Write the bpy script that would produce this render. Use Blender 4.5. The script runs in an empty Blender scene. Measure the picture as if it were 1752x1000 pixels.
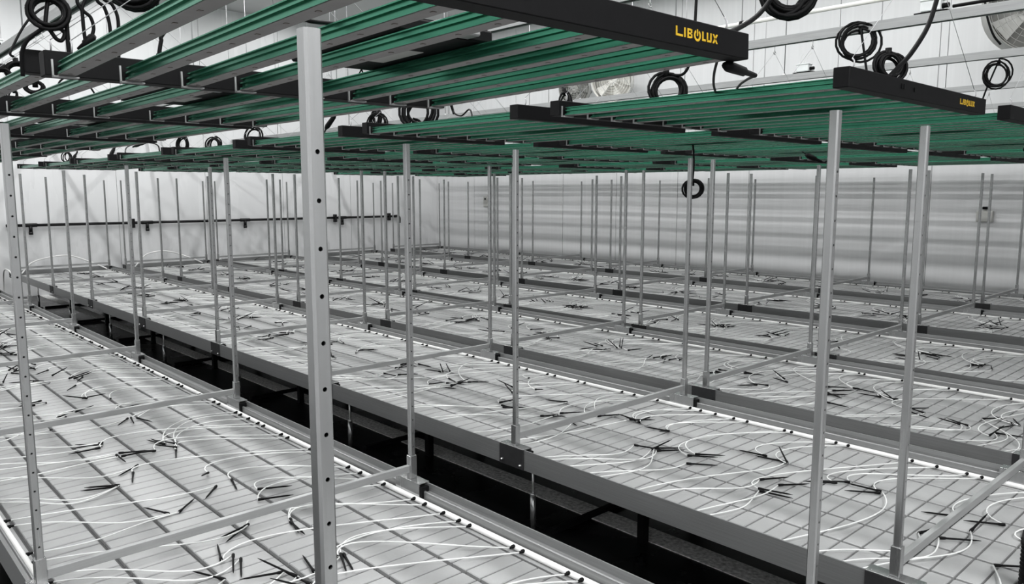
import bpy, bmesh, math, random
from mathutils import Vector, Matrix

# ------------------------------------------------------------------ camera, world, lights, exposure
sc = bpy.context.scene
COL = sc.collection
R = math.radians
CAM = Vector((2.24175, -1.95375, 1.0314))
YAW, PITCH = R(137.2125), R(-7.295)
cam = bpy.data.cameras.new('camera')
cam_o = bpy.data.objects.new('camera', cam)
COL.objects.link(cam_o)
fwd = Vector((math.cos(PITCH) * math.cos(YAW), math.cos(PITCH) * math.sin(YAW), math.sin(PITCH)))
cam_o.location = CAM
cam_o.rotation_euler = fwd.to_track_quat('-Z', 'Y').to_euler()
cam.sensor_width = 36.0
cam.lens = 1336.77 / 1752 * 36.0
cam.clip_start = 0.02
cam.clip_end = 60
sc.camera = cam_o

world = bpy.data.worlds.new('world')
sc.world = world
world.use_nodes = True
world.node_tree.nodes['Background'].inputs[0].default_value = (0.9, 0.93, 1.0, 1)
world.node_tree.nodes['Background'].inputs[1].default_value = 0.1

CEIL = 3.9


def area(name, loc, sx, sy, power, color=(1, 1, 1), rot=(0, 0, 0)):
    l = bpy.data.lights.new(name, 'AREA')
    l.shape = 'RECTANGLE'
    l.size, l.size_y = sx, sy
    l.energy = power
    l.color = color
    o = bpy.data.objects.new(name, l)
    o.location = loc
    o.rotation_euler = rot
    COL.objects.link(o)
    return o


# ceiling strip lamps of the room, above the picture's upper edge
for k, (yy, xe, pw) in enumerate([(-2.5, 2.9, 170), (-0.25, 1.0, 190), (1.9, 0.8, 150), (4.25, 0.8, 140), (6.5, 1.6, 100)]):
    area('overhead_strip_light', ((xe - 9.7) / 2, yy, CEIL - 0.06), xe + 9.7, 0.12, pw, (1.0, 1.0, 1.0))

area('overhead_strip_light', (4.1, -1.2, CEIL - 0.06), 0.12, 3.6, 230)  # added light, put in to brighten the pierced face of the nearest post
sc.view_settings.view_transform = 'Standard'
sc.view_settings.look = 'None'
sc.view_settings.gamma = 1.0
sc.view_settings.use_curve_mapping = False
sc.view_settings.exposure = 0.28

rnd = random.Random(7)
ZF = -0.42          # floor level (bench rail tops are z = 0)


# ------------------------------------------------------------------ helpers
def nodes_of(m):
    m.use_nodes = True
    nt = m.node_tree
    return nt, nt.nodes['Principled BSDF']


def mat(name, col, rough=0.5, metal=0.0, spec=0.5, var=0.0, scale=20.0, stretch=(1, 1, 1), bump=0.0, bscale=60.0, rvar=0.0):
    m = bpy.data.materials.new(name)
    nt, b = nodes_of(m)
    b.inputs['Base Color'].default_value = (*col, 1)
    b.inputs['Roughness'].default_value = rough
    b.inputs['Metallic'].default_value = metal
    b.inputs['Specular IOR Level'].default_value = spec
    tc = nt.nodes.new('ShaderNodeTexCoord')
    mp = nt.nodes.new('ShaderNodeMapping')
    mp.inputs['Scale'].default_value = stretch
    nt.links.new(tc.outputs['Object'], mp.inputs['Vector'])
    if var > 0 or rvar > 0:
        n = nt.nodes.new('ShaderNodeTexNoise')
        n.inputs['Scale'].default_value = scale
        n.inputs['Detail'].default_value = 5
        nt.links.new(mp.outputs[0], n.inputs['Vector'])
        if var > 0:
            r = nt.nodes.new('ShaderNodeValToRGB')
            r.color_ramp.elements[0].position = 0.3
            r.color_ramp.elements[1].position = 0.7
            r.color_ramp.elements[0].color = (*[max(0, c * (1 - var)) for c in col], 1)
            r.color_ramp.elements[1].color = (*[min(1, c * (1 + var)) for c in col], 1)
            nt.links.new(n.outputs['Fac'], r.inputs['Fac'])
            nt.links.new(r.outputs['Color'], b.inputs['Base Color'])
        if rvar > 0:
            mr = nt.nodes.new('ShaderNodeMapRange')
            mr.inputs['To Min'].default_value = max(0.02, rough - rvar)
            mr.inputs['To Max'].default_value = min(1, rough + rvar)
            nt.links.new(n.outputs['Fac'], mr.inputs['Value'])
            nt.links.new(mr.outputs[0], b.inputs['Roughness'])
    if bump > 0:
        n2 = nt.nodes.new('ShaderNodeTexNoise')
        n2.inputs['Scale'].default_value = bscale
        n2.inputs['Detail'].default_value = 3
        nt.links.new(mp.outputs[0], n2.inputs['Vector'])
        bp = nt.nodes.new('ShaderNodeBump')
        bp.inputs['Strength'].default_value = bump
        bp.inputs['Distance'].default_value = 0.01
        nt.links.new(n2.outputs['Fac'], bp.inputs['Height'])
        nt.links.new(bp.outputs[0], b.inputs['Normal'])
    return m


M = {}
M['alu'] = mat('brushed_aluminium', (0.27, 0.274, 0.274), 0.34, 0.55, var=0.10, scale=9, stretch=(0.4, 30, 30), rvar=0.08)
M['post'] = mat('galvanised_tube', (0.40, 0.405, 0.405), 0.26, 0.85, var=0.05, scale=14, stretch=(14, 14, 0.3), rvar=0.04)
M['bar'] = mat('crossbar_aluminium', (0.36, 0.365, 0.365), 0.45, 0.55, var=0.06, scale=10, stretch=(12, 0.6, 12))
M['black'] = mat('black_powder_coat', (0.004, 0.004, 0.0044), 0.6, spec=0.12, var=0.12, scale=60)
M['plate'] = mat('dark_anodised_plate', (0.026, 0.026, 0.027), 0.5, spec=0.25, var=0.15, scale=30)
M['cable'] = mat('black_rubber_cable', (0.003, 0.003, 0.0033), 0.55, spec=0.12, var=0.1, scale=40)
M['pad'] = mat('grey_tray_plastic', (0.30, 0.303, 0.303), 0.42, var=0.07, scale=7, bump=0.06, bscale=90)
M['deck'] = mat('shaded_tray_channel', (0.07, 0.071, 0.071), 0.55, var=0.12, scale=12)  # same plastic as the pads, darkened so groove shade sits in the colour
M['white'] = mat('white_tubing', (0.70, 0.71, 0.70), 0.35, var=0.03, scale=30)
M['hose'] = mat('white_hose', (0.74, 0.74, 0.73), 0.4, var=0.03, scale=15)
M['green'] = mat('green_anodised_fin', (0.046, 0.215, 0.135), 0.24, 0.75, var=0.08, scale=4, stretch=(0.6, 8, 8))
M['board'] = mat('led_board', (0.26, 0.25, 0.245), 0.55, var=0.06, scale=25)
M['diode'] = mat('led_diode', (0.10, 0.08, 0.07), 0.3, var=0.1, scale=80)
M['clip'] = mat('clip_metal', (0.3, 0.3, 0.3), 0.4, 0.5, var=0.05, scale=30)
M['gold'] = mat('gold_print', (0.50, 0.31, 0.008), 0.5, var=0.04, scale=90)
M['strut'] = mat('galvanised_strut', (0.33, 0.335, 0.335), 0.42, 0.6, var=0.12, scale=10, stretch=(0.5, 10, 10))
M['clear'] = mat('frosted_box_plastic', (0.70, 0.72, 0.72), 0.25, var=0.06, scale=20)
M['fan'] = mat('fan_grey_plastic', (0.42, 0.42, 0.40), 0.5, var=0.08, scale=6)
M['fanw'] = mat('fan_white_plastic', (0.80, 0.79, 0.75), 0.4, var=0.05, scale=6)
M['pvc'] = mat('black_pvc_pipe', (0.004, 0.004, 0.0045), 0.42, spec=0.3, var=0.1, scale=30)
M['bolt'] = mat('zinc_bolt', (0.75, 0.75, 0.75), 0.3, 0.8, var=0.05, scale=50)
M['concrete'] = mat('speckled_concrete', (0.62, 0.62, 0.61), 0.85, var=0.45, scale=60, bump=0.3, bscale=120)
M['floor'] = mat('black_floor_film', (0.006, 0.0062, 0.0065), 0.28, spec=0.35, var=0.3, scale=3, bump=0.03, bscale=9, rvar=0.08)
M['wire'] = mat('thin_steel_wire', (0.35, 0.35, 0.36), 0.45, 0.3, var=0.05, scale=30)
M['ceiling'] = mat('white_ceiling_panel', (0.5, 0.5, 0.5), 0.5, var=0.02, scale=3)
M['wallp'] = mat('white_wall_panel', (0.64, 0.645, 0.65), 0.30, spec=0.5, var=0.03, scale=1.2, stretch=(18, 18, 0.15), bump=0.05, bscale=1.0, rvar=0.06)
M['film'] = mat('white_wall_film', (0.68, 0.685, 0.69), 0.27, spec=0.5, var=0.03, scale=1.5, stretch=(1, 2.5, 0.5), bump=0.35, bscale=1.3, rvar=0.08)


class MB:
    """collects geometry for ONE mesh object"""

    def __init__(self):
        self.v, self.f, self.mi, self.sm = [], [], [], []

    def add(self, vs, fs, mi=0, smooth=False):
        o = len(self.v)
        self.v += [tuple(p) for p in vs]
        for f in fs:
            self.f.append(tuple(i + o for i in f))
            self.mi.append(mi)
            self.sm.append(smooth)
        return self

    def box(self, x0, x1, y0, y1, z0, z1, mi=0, ch=0.0):
        if ch <= 0:
            vs = [(x, y, z) for z in (z0, z1) for y in (y0, y1) for x in (x0, x1)]
            fs = [(0, 2, 3, 1), (4, 5, 7, 6), (0, 1, 5, 4), (2, 6, 7, 3), (0, 4, 6, 2), (1, 3, 7, 5)]
            return self.add(vs, fs, mi)
        # box with all edges chamfered
        bm = bmesh.new()
        bmesh.ops.create_cube(bm, size=1, matrix=Matrix.Translation(((x0 + x1) / 2, (y0 + y1) / 2, (z0 + z1) / 2)) @ Matrix.Diagonal((x1 - x0, y1 - y0, z1 - z0, 1)))
        bmesh.ops.bevel(bm, geom=bm.edges[:], offset=ch, segments=1, affect='EDGES')
        bm.verts.index_update()
        self.add([v.co[:] for v in bm.verts], [[v.index for v in f.verts] for f in bm.faces], mi)
        bm.free()
        return self

    def prism_x(self, prof, x0, x1, mi=0, caps=True):
        n = len(prof)
        vs = [(x0, y, z) for y, z in prof] + [(x1, y, z) for y, z in prof]
        fs = [(i, (i + 1) % n, n + (i + 1) % n, n + i) for i in range(n)]
        if caps:
            fs += [tuple(range(n - 1, -1, -1)), tuple(range(n, 2 * n))]
        return self.add(vs, fs, mi)

    def prism_y(self, prof, y0, y1, mi=0):
        n = len(prof)
        vs = [(x, y0, z) for x, z in prof] + [(x, y1, z) for x, z in prof]
        fs = [(i, (i + 1) % n, n + (i + 1) % n, n + i) for i in range(n)] + [tuple(range(n - 1, -1, -1)), tuple(range(n, 2 * n))]
        return self.add(vs, fs, mi)

    def tube(self, pts, r, seg=6, mi=0, caps=True, radii=None):
        pts = [Vector(p) for p in pts]
        n = len(pts)
        t0 = (pts[1] - pts[0]).normalized()
        up = Vector((0, 0, 1)) if abs(t0.z) < 0.9 else Vector((1, 0, 0))
        nrm = (up - t0 * up.dot(t0)).normalized()
        vs = []
        for i, p in enumerate(pts):
            t = (pts[min(i + 1, n - 1)] - pts[max(i - 1, 0)])
            t = t.normalized() if t.length > 1e-9 else t0
            nrm = nrm - t * nrm.dot(t)
            nrm = nrm.normalized() if nrm.length > 1e-6 else t.orthogonal().normalized()
            b = t.cross(nrm)
            rr = radii[i] if radii else r
            for k in range(seg):
                a = 2 * math.pi * k / seg
                vs.append(p + nrm * (math.cos(a) * rr) + b * (math.sin(a) * rr))
        fs = []
        for i in range(n - 1):
            for k in range(seg):
                fs.append((i * seg + k, i * seg + (k + 1) % seg, (i + 1) * seg + (k + 1) % seg, (i + 1) * seg + k))
        if caps:
            fs.append(tuple(range(seg - 1, -1, -1)))
            fs.append(tuple(range((n - 1) * seg, n * seg)))
        return self.add(vs, fs, mi, True)

    def cyl(self, a, b, r, seg=10, mi=0):
        return self.tube([a, b], r, seg, mi)

    def mesh(self, name, *mats):
        me = bpy.data.meshes.new(name)
        me.from_pydata(self.v, [], self.f)
        for m in mats:
            me.materials.append(m)
        if self.f:
            me.polygons.foreach_set('material_index', self.mi)
            me.polygons.foreach_set('use_smooth', self.sm)
        me.update()
        return me


def put(name, me, parent=None, loc=(0, 0, 0), rot=None, scale=None):
    o = bpy.data.objects.new(name, me)
    o.location = loc
    if rot is not None:
        o.rotation_euler = rot
    if scale is not None:
        o.scale = scale
    if parent is not None:
        o.parent = parent
    COL.objects.link(o)
    return o


def thing(name, label, cat, loc=(0, 0, 0), group=None, rot=None):
    o = bpy.data.objects.new(name, None)
    o.empty_display_size = 0.05
    o.location = loc
    if rot is not None:
        o.rotation_euler = rot
    tag(o, label, cat, group)
    COL.objects.link(o)
    return o


def tag(o, label, cat, group=None):
    o['label'] = label
    o['category'] = cat
    if group:
        o['group'] = group
    return o


def bez(p0, p1, p2, p3, n=12):
    out = []
    for i in range(n + 1):
        t = i / n
        s = 1 - t
        out.append(p0 * (s * s * s) + p1 * (3 * s * s * t) + p2 * (3 * s * t * t) + p3 * (t * t * t))
    return out


def smooth_path(pts, n=8):
    """Catmull-Rom through the points"""
    P = [Vector(p) for p in pts]
    P = [P[0] * 2 - P[1]] + P + [P[-1] * 2 - P[-2]]
    out = []
    for i in range(1, len(P) - 2):
        for k in range(n):
            t = k / n
            a, b, c, d = P[i - 1], P[i], P[i + 1], P[i + 2]
            out.append(0.5 * ((2 * b) + (c - a) * t + (2 * a - 5 * b + 4 * c - d) * t * t + (3 * b - a - 3 * c + d) * t ** 3))
    out.append(P[-2])
    return out


ORD = ['first', 'second', 'third', 'fourth', 'fifth', 'sixth', 'seventh', 'eighth', 'ninth', 'tenth']

# ------------------------------------------------------------------ room shell
XL, YR, XB, YN = -10.3, 7.62, 4.6, -3.6      # film wall, panel wall, wall behind camera, near wall


def struct(name, me, loc=(0, 0, 0)):
    o = put(name, me, None, loc)
    o['kind'] = 'structure'
    return o


floor = struct('floor', MB().box(XL - 0.2, XB + 0.2, YN - 0.2, YR + 0.2, ZF - 0.1, ZF).mesh('floor', M['floor']))
strip = struct('trim_1', MB().box(XL, 3.4, 0.575, 0.69, ZF, ZF + 0.004).mesh('trim_1', M['concrete']))
strip['label'] = 'speckled grey concrete strip on the black floor under the second bench'
struct('ceiling', MB().box(XL - 0.2, XB + 0.2, YN - 0.2, YR + 0.2, CEIL, CEIL + 0.1).mesh('ceiling', M['ceiling']))
wl = struct('wall_left', MB().box(XL - 0.2, XL - 0.012, YN, YR, ZF, CEIL).mesh('wall_left', M['wallp']))
yy = YN
pw = 1.32
k = 0
filmm = MB().box(-0.012, 0, 0.004, pw - 0.004, ZF + 0.002, CEIL).mesh('film_sheet', M['film'])
while yy < YR - 0.1:
    put('film_sheet', filmm, wl, (XL, yy, 0))
    yy += pw
wr = struct('wall_right', MB().box(XL, XB, YR + 0.015, YR + 0.2, ZF, CEIL).mesh('wall_right', M['wallp']))
pm = MB().box(0.004, 1.146, 0, 0.015, ZF + 0.002, CEIL, ch=0.003).mesh('wall_panel', M['wallp'])
x = XL
while x < XB - 0.2:
    put('wall_panel', pm, wr, (x, YR, 0))
    x += 1.15
struct('wall_back', MB().box(XB, XB + 0.15, YN, YR, ZF, CEIL).mesh('wall_back', M['wallp']))
struct('wall_near', MB().box(XL, XB, YN - 0.15, YN, ZF, CEIL).mesh('wall_near', M['wallp']))

# ------------------------------------------------------------------ benches
EDGE = [(-1.548, -0.372), (0.157, 1.332), (1.555, 2.711), (2.880, 4.058), (4.465, 5.718), (6.162, 7.225)]
XOFF = [0.0, -0.017, -0.033, 0.0, -0.018, -0.072]
X0, X1 = -9.74, 3.2
BAY = 1.5
FR = [1, 0, -1, -2, -3, -4, -5, -6.43]
BNAME = ['first', 'second', 'third', 'fourth', 'fifth', 'sixth']
BDESC = ['nearest the camera, filling the lower left corner', 'second from the camera, its long rail beside the dark aisle',
         'third from the camera, close behind the second bench', 'fourth from the camera, beyond the third bench',
         'fifth from the camera, one before the wall', 'farthest from the camera, along the white panel wall']
TRAYZ = -0.055
PX, NCOL = 0.065, 6

# pad meshes depend on the bench width only a little: one pad per bench


def pad_mb(m, w, l, x=0.0, y=0.0):
    a, b = (l - 0.0062) / 2, (w - 0.014) / 2
    c = 0.0022
    zb, zt = -0.0142, 0.0
    vs = [(x - a, y - b, zb), (x + a, y - b, zb), (x + a, y + b, zb), (x - a, y + b, zb),
          (x - a, y - b, zt - c), (x + a, y - b, zt - c), (x + a, y + b, zt - c), (x - a, y + b, zt - c),
          (x - a + c, y - b + c, zt), (x + a - c, y - b + c, zt), (x + a - c, y + b - c, zt), (x - a + c, y + b - c, zt)]
    fs = []
    for o in (0, 4):
        for i in range(4):
            fs.append((o + i, o + (i + 1) % 4, o + 4 + (i + 1) % 4, o + 4 + i))
    fs.append((8, 9, 10, 11))
    m.add(vs, fs)


def rail_prof(s):
    # s=+1: inside towards +y ; closed profile with an inner step and raised lips
    p = [(-0.020, -0.080), (0.0105, -0.080), (0.0105, -0.021), (0.0075, -0.018), (0.0035, -0.018), (0.001, -0.023), (-0.0135, -0.023), (-0.0145, 0.003), (-0.020, 0.003)]
    if s > 0:
        return p
    q = [(-y, z) for y, z in p][::-1]
    # outward lower lip on the far rail
    return q


leg_parts = {}
mb = MB().box(-0.05, 0.05, -0.03, 0.03, -0.025, 0.0, ch=0.003).box(-0.03, 0.03, -0.02, 0.02, -0.05, -0.025, ch=0.003)
leg_parts['leg_bracket'] = mb.mesh('leg_bracket', M['black'])
leg_parts['threaded_rod'] = MB().cyl((0, 0, -0.05), (0, 0, -0.2), 0.0055, 8).mesh('threaded_rod', M['bolt'])
leg_parts['lock_nut'] = MB().cyl((0, 0, -0.165), (0, 0, -0.175), 0.012, 6).mesh('lock_nut', M['bolt'])
leg_sleeve = MB().cyl((0, 0, -0.175), (0, 0, -0.328), 0.0125, 10).mesh('leg', M['post'])
leg_parts['foot_plate'] = MB().box(-0.045, 0.045, -0.035, 0.035, -0.340, -0.328, ch=0.002).mesh('foot_plate', M['black'])
support_me = MB().box(-0.018, 0.018, -0.018, 0.018, ZF, -0.082, ch=0.002).mesh('support_post', M['black'])

benches = []
PARTS_N = [300, 300, 300, 240, 0, 0]
for bi, (ya, yb) in enumerate(EDGE):
    W = yb - ya
    bench = thing('growing_bench', 'long silver growing bench, ' + BDESC[bi], 'bench', (0, 0, 0), 'rolling growing benches in parallel rows')
    benches.append(bench)
    near = MB().prism_x([(y + ya, z) for y, z in rail_prof(1)], X0, X1).mesh('side_rail', M['alu'])
    put('side_rail', near, bench)
    fm = MB().prism_x([(y + yb, z) for y, z in rail_prof(-1)], X0, X1)
    fm.box(X0, X1, yb + 0.0202, yb + 0.036, -0.080, -0.077)
    put('side_rail', fm.mesh('side_rail', M['alu']), bench)
    for xx in (X0 - 0.022, X1 + 0.0005):
        put('end_rail', MB().box(xx, xx + 0.0215, ya - 0.02, yb + 0.02, -0.080, 0.0, ch=0.002).mesh('end_rail', M['alu']), bench)
    put('tray_deck', MB().box(X0, X1, ya + 0.0105, yb - 0.0105, -0.079, -0.0690).mesh('tray_deck', M['deck']), bench)
    # pads
    cw = (W - 0.110) / NCOL
    pm_ = MB()
    pad_mb(pm_, cw, PX)
    pad_me = pm_.mesh('tray_pad', M['pad'])
    slots = []
    n = int((X1 - X0 - 0.02) / PX)
    for i in range(n):
        xc = X1 - 0.02 - (i + 0.5) * PX
        for j in range(NCOL):
            yc = ya + 0.055 + (j + 0.5) * cw
            v = Vector((xc, yc, TRAYZ)) - CAM
            d = v.dot(fwd)
            vis = -1
            if d > 0.3:
                sx = 1336.77 * (v.x * math.sin(YAW) - v.y * math.cos(YAW)) / d
                if -876 < sx < 876:
                    up_ = (v.z - v.dot(fwd) * fwd.z) / math.cos(PITCH)
                    sy = -1336.77 * up_ / d
                    if sy < 500:
                        vis = 1 / d
            slots.append((vis, xc, yc))
    slots.sort(reverse=True)
    rest = MB()
    for q, (vis, xc, yc) in enumerate(slots):
        if q < PARTS_N[bi] and vis > 0:
            put('tray_pad', pad_me, bench, (xc, yc, TRAYZ))
        else:
            pad_mb(rest, cw, PX, xc, yc)
    ro = put('tray_pads', rest.mesh('tray_pads', M['pad']), bench, (0, 0, TRAYZ))
    ro['kind'] = 'stuff'
    # ledges beside the rails
    for e0, e1 in ((ya + 0.0105, ya + 0.050), (yb - 0.050, yb - 0.0105)):
        put('tray_ledge', MB().box(X0, X1, e0, e1, -0.0688, -0.0585).mesh('tray_ledge', M['pad']), bench)
    # legs
    for li in range(8):
        lx = -0.03 - 1.48 * (li - 1) + XOFF[bi]
        if lx < X0 + 0.2:
            continue
        for ly in (ya + 0.13, yb - 0.13):
            lg = put('leg', leg_sleeve, bench, (lx, ly, -0.080))
            for nm, me in leg_parts.items():
                put(nm, me, lg)
        put('floor_bar', MB().box(-0.012, 0.012, ya + 0.18, yb - 0.18, ZF + 0.001, ZF + 0.026, ch=0.002).mesh('floor_bar', M['black']), bench, (lx + 0.07, 0, 0))
        for ly in (ya + 0.40, yb - 0.40):
            put('support_post', support_me, bench, (lx + 0.38, ly, 0))

# ------------------------------------------------------------------ post frames
POSTH = 1.193
HS = 0.010


def post_mesh():
    m = MB()
    h = HS
    z0, z1 = 0.004, POSTH
    # chamfered square tube: -x, -y, +y faces plain, +x face pierced every 50 mm
    c = 0.003
    ring = [(h, -h + c), (h - c, -h), (-h + c, -h), (-h, -h + c), (-h, h - c), (-h + c, h), (h - c, h), (h, h - c)]
    vs = [(x, y, z0) for x, y in ring] + [(x, y, z1) for x, y in ring]
    fs = [(i, i + 8, i + 9, i + 1) for i in range(7)]
    m.add(vs, [f[::-1] for f in fs])
    m.add([(x, y, z1) for x, y in ring], [tuple(range(8))[::-1]])
    # +x face with holes
    ya, yb = -h + c, h - c
    zs = []
    z = 0.12
    hr = 0.0027
    prev = z0
    while z < z1 - 0.09:
        a0, a1 = z - 0.012, z + 0.012
        m.add([(h, ya, prev), (h, yb, prev), (h, yb, a0), (h, ya, a0)], [(0, 1, 2, 3)])
        outer = [(ya, a0), (0, a0), (yb, a0), (yb, z), (yb, a1), (0, a1), (ya, a1), (ya, z)]
        inner = [(hr * math.cos(t), z + hr * math.sin(t)) for t in [R(225 + 45 * k) for k in range(8)]]
        vv = [(h, y, q) for y, q in outer] + [(h, y, q) for y, q in inner] + [(h - 0.0018, y, q) for y, q in inner]
        ff = [(k, (k + 1) % 8, 8 + (k + 1) % 8, 8 + k) for k in range(8)] + [(8 + k, 8 + (k + 1) % 8, 16 + (k + 1) % 8, 16 + k) for k in range(8)]
        m.add(vv, ff)
        prev = a1
        z += 0.05
    m.add([(h, ya, prev), (h, yb, prev), (h, yb, z1), (h, ya, z1)], [(0, 1, 2, 3)])
    # dark inner wall right behind the holes keeps the tube visibly hollow
    return m.mesh('post', M['post'])


post_me = post_mesh()
SL = 0.0135
sleeve_me = MB().box(-SL, SL, -SL, SL, 0.0035, 0.088, ch=0.0015).mesh('post_sleeve', M['post'])


def clamp_mesh():
    # U clamp over the rail; s local: outer side towards -y
    m = MB()
    m.box(-0.072, 0.072, -0.0245, 0.0215, 0.0032, 0.0062, ch=0.0008)
    m.box(-0.072, 0.072, 0.0180, 0.0215, -0.046, 0.0034)
    return m.mesh('rail_clamp', M['post'])


clamp_me = clamp_mesh()
plate_me = MB().box(-0.072, 0.072, -0.0245, -0.0208, -0.080, 0.0030, ch=0.0006).mesh('clamp_plate', M['plate'])
bolt_mb = MB()
for s in (-0.052, 0.056):
    bolt_mb.cyl((s, -0.0245, -0.060 if s < 0 else -0.062), (s, -0.034, -0.060 if s < 0 else -0.062), 0.0042, 6)
bolt_me = bolt_mb.mesh('clamp_bolts', M['bolt'])
end_shade_me = MB().box(0.0722, 0.086, -0.012, 0.0195, -0.046, -0.004, ch=0.001).mesh('hollow_end_shade', M['black'])  # black block standing in for the shade inside the clamp's open end

for bi, (ya, yb) in enumerate(EDGE):
    W = yb - ya
    bar_me = MB().box(-0.0085, 0.0085, ya + SL, yb - SL, 0.030, 0.056, ch=0.0012).mesh('crossbar', M['bar'])
    for k, i in enumerate(FR):
        fx = i * BAY + XOFF[bi]
        if k == 7:
            where = 'last, by the film wall'
        elif k == 0:
            where = 'the one nearest the camera'
        else:
            where = ORD[k] + ' from its near end'
        fr = thing('post_frame', f'silver post frame on the {BNAME[bi]} bench from the camera, {where}', 'post frame', (fx, 0, 0), 'post frames standing on the growing benches')
        for e, s in ((ya, 1), (yb, -1)):
            rz = (0, 0, 0)
            put('post', post_me, fr, (0, e, 0.0025))
            put('post_sleeve', sleeve_me, fr, (0, e, 0.0025))
            cl = put('rail_clamp', clamp_me, fr, (0, e, 0), scale=(1, s, 1))
            put('clamp_plate', plate_me, cl)
            put('clamp_bolts', bolt_me, cl)
            put('hollow_end_shade', end_shade_me, cl)
        put('crossbar', bar_me, fr)

# ------------------------------------------------------------------ drip irrigation
FIT = [0.068, 0.123, 0.222, 0.32, 0.374, 0.568, 0.616, 0.816, 0.869, 1.121, 1.215, 1.317, 1.369]
STK1 = [(-1.73, -1.15, -1.51, -1.18), (-1.36, -1.03, -1.36, -1.1), (-1.33, -1.04, -1.38, -1.09), (-1.29, -1.06, -1.29, -1.11), (-1.1, -0.9, -1.0, -1.06), (-1.06, -0.83, -0.92, -0.88), (-0.97, -1.01, -0.93, -1.06), (-0.9, -1.05, -0.81, -1.08), (-0.79, -1.13, -0.82, -1.18), (-0.78, -1.14, -0.8, -1.19), (-0.69, -0.84, -0.49, -0.97), (-0.54, -0.87, -0.42, -0.97), (-0.57, -0.8, -0.45, -0.83), (-0.4, -1.09, -0.45, -1.11), (-0.39, -1.06, -0.43, -1.02), (-0.13, -0.93, -0.1, -1.02), (-0.13, -0.94, -0.07, -1.02), (-0.08, -0.81, 0.07, -0.85), (-0.06, -0.82, 0.05, -0.83), (0.06, -1.1, -0.04, -1.07), (0.05, -1.06, 0.12, -1.09), (0.08, -1.05, 0.15, -1.08), (0.18, -1.14, 0.11, -1.17), (0.26, -0.81, 0.39, -0.85), (0.26, -0.82, 0.38, -0.87), (-2.26, -1.05, -2.27, -1.12), (-2.33, -1.06, -2.3, -1.13), (-1.92, -1.08, -1.97, -1.02), (-1.97, -0.99, -2.03, -0.9), (-2.14, -0.78, -1.97, -0.83), (-2.24, -0.89, -2.25, -0.83), (-1.69, -0.83, -1.6, -0.9), (-1.68, -0.82, -1.52, -0.85), (-1.66, -0.8, -1.59, -0.78), (-2.57, -0.84, -2.44, -0.93), (-2.78, -0.82, -2.58, -0.85), (-2.91, -1.13, -3.08, -1.06), (-3.34, -0.88, -3.06, -1.0), (-3.1, -0.86, -3.0, -0.96)]
STK2 = [(-0.01, 0.93, -0.15, 0.95), (0.03, 0.92, -0.12, 0.95), (0.01, 0.92, 0.0, 1.03), (-0.03, 0.91, 0.03, 0.97), (0.2, 0.91, 0.07, 0.88), (0.2, 0.91, 0.26, 0.65), (0.22, 0.63, 0.34, 0.67), (0.45, 0.69, 0.56, 0.77), (0.46, 0.73, 0.56, 0.81), (0.5, 0.61, 0.61, 0.69), (0.68, 0.92, 0.55, 0.9), (0.76, 0.92, 0.6, 0.89), (0.78, 0.9, 0.55, 1.13), (0.8, 0.65, 0.87, 0.77), (0.87, 0.66, 0.96, 0.78), (0.84, 0.57, 0.97, 0.61), (0.85, 0.56, 0.96, 0.58), (1.01, 0.84, 0.91, 0.76), (1.04, 0.88, 0.96, 0.81), (1.16, 0.87, 1.05, 0.86), (1.16, 0.86, 1.09, 0.81), (1.38, 0.61, 1.4, 0.68), (1.44, 0.61, 1.52, 0.67), (1.49, 0.74, 1.52, 1.0), (1.55, 0.88, 1.45, 0.82), (1.43, 0.85, 1.31, 0.79),
        (-1.42, 0.87, -1.81, 1.08), (-1.4, 0.91, -1.73, 1.06), (-1.44, 0.87, -1.58, 0.83), (-1.64, 0.59, -1.52, 0.61), (-1.55, 0.63, -1.47, 0.76), (-1.24, 0.63, -1.07, 0.67), (-1.17, 0.63, -1.07, 0.68), (-0.86, 0.93, -1.09, 0.88), (-0.77, 0.84, -0.98, 0.91), (-0.68, 0.66, -0.54, 0.77), (-0.64, 0.64, -0.5, 0.66), (-0.61, 0.62, -0.51, 0.71), (-0.74, 0.98, -0.53, 0.89), (-0.45, 0.93, -0.54, 0.89), (-0.36, 0.64, -0.29, 0.71), (-0.96, 1.14, -0.79, 1.0)]
STK3 = [(0.61, 2.22, 0.5, 2.21), (0.69, 2.2, 0.52, 2.3), (0.69, 2.24, 0.57, 2.25), (0.02, 1.99, -0.06, 1.87), (0.08, 2.01, -0.03, 1.98), (0.07, 2.21, -0.1, 2.29), (0.11, 2.17, -0.04, 2.22), (0.37, 2.11, 0.46, 2.06), (0.46, 1.91, 0.57, 1.9), (1.07, 1.98, 0.95, 2.02), (1.1, 1.99, 0.96, 2.06), (1.21, 1.9, 1.25, 2.07), (0.88, 2.07, 0.84, 2.09), (1.21, 1.97, 1.31, 1.99)]
MEAS = [STK1, STK2, STK3, [], [], []]
STAKE_R = 0.0034
stake_mb = MB()
stake_mb.tube([(0, 0, 0), (0.006, 0, 0), (0.018, 0, 0), (0.022, 0, 0), (0.10, 0, 0), (0.122, 0, 0)], 0, 6, radii=[0.0048, 0.0056, 0.0050, 0.0036, 0.0030, 0.0008])
stake_me = stake_mb.mesh('drip_stake', M['cable'])
fit_mb = MB().tube([(0, -0.002, 0), (0, 0.006, 0), (0, 0.008, 0), (0, 0.017, 0)], 0, 8, radii=[0.0062, 0.0062, 0.0042, 0.0036])
fit_me = fit_mb.mesh('hose_fitting', M['cable'])
HZ = -0.044
HOFF = 0.027
TR = 0.0024
XLIM = [-4.0, -4.4, -3.0, -2.0, -1.0, -1.0]


def stake_geom(head, ang, tilt):
    q = Matrix.Rotation(ang, 4, 'Z') @ Matrix.Rotation(-tilt, 4, 'Y')
    return Matrix.Translation(head) @ q


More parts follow.
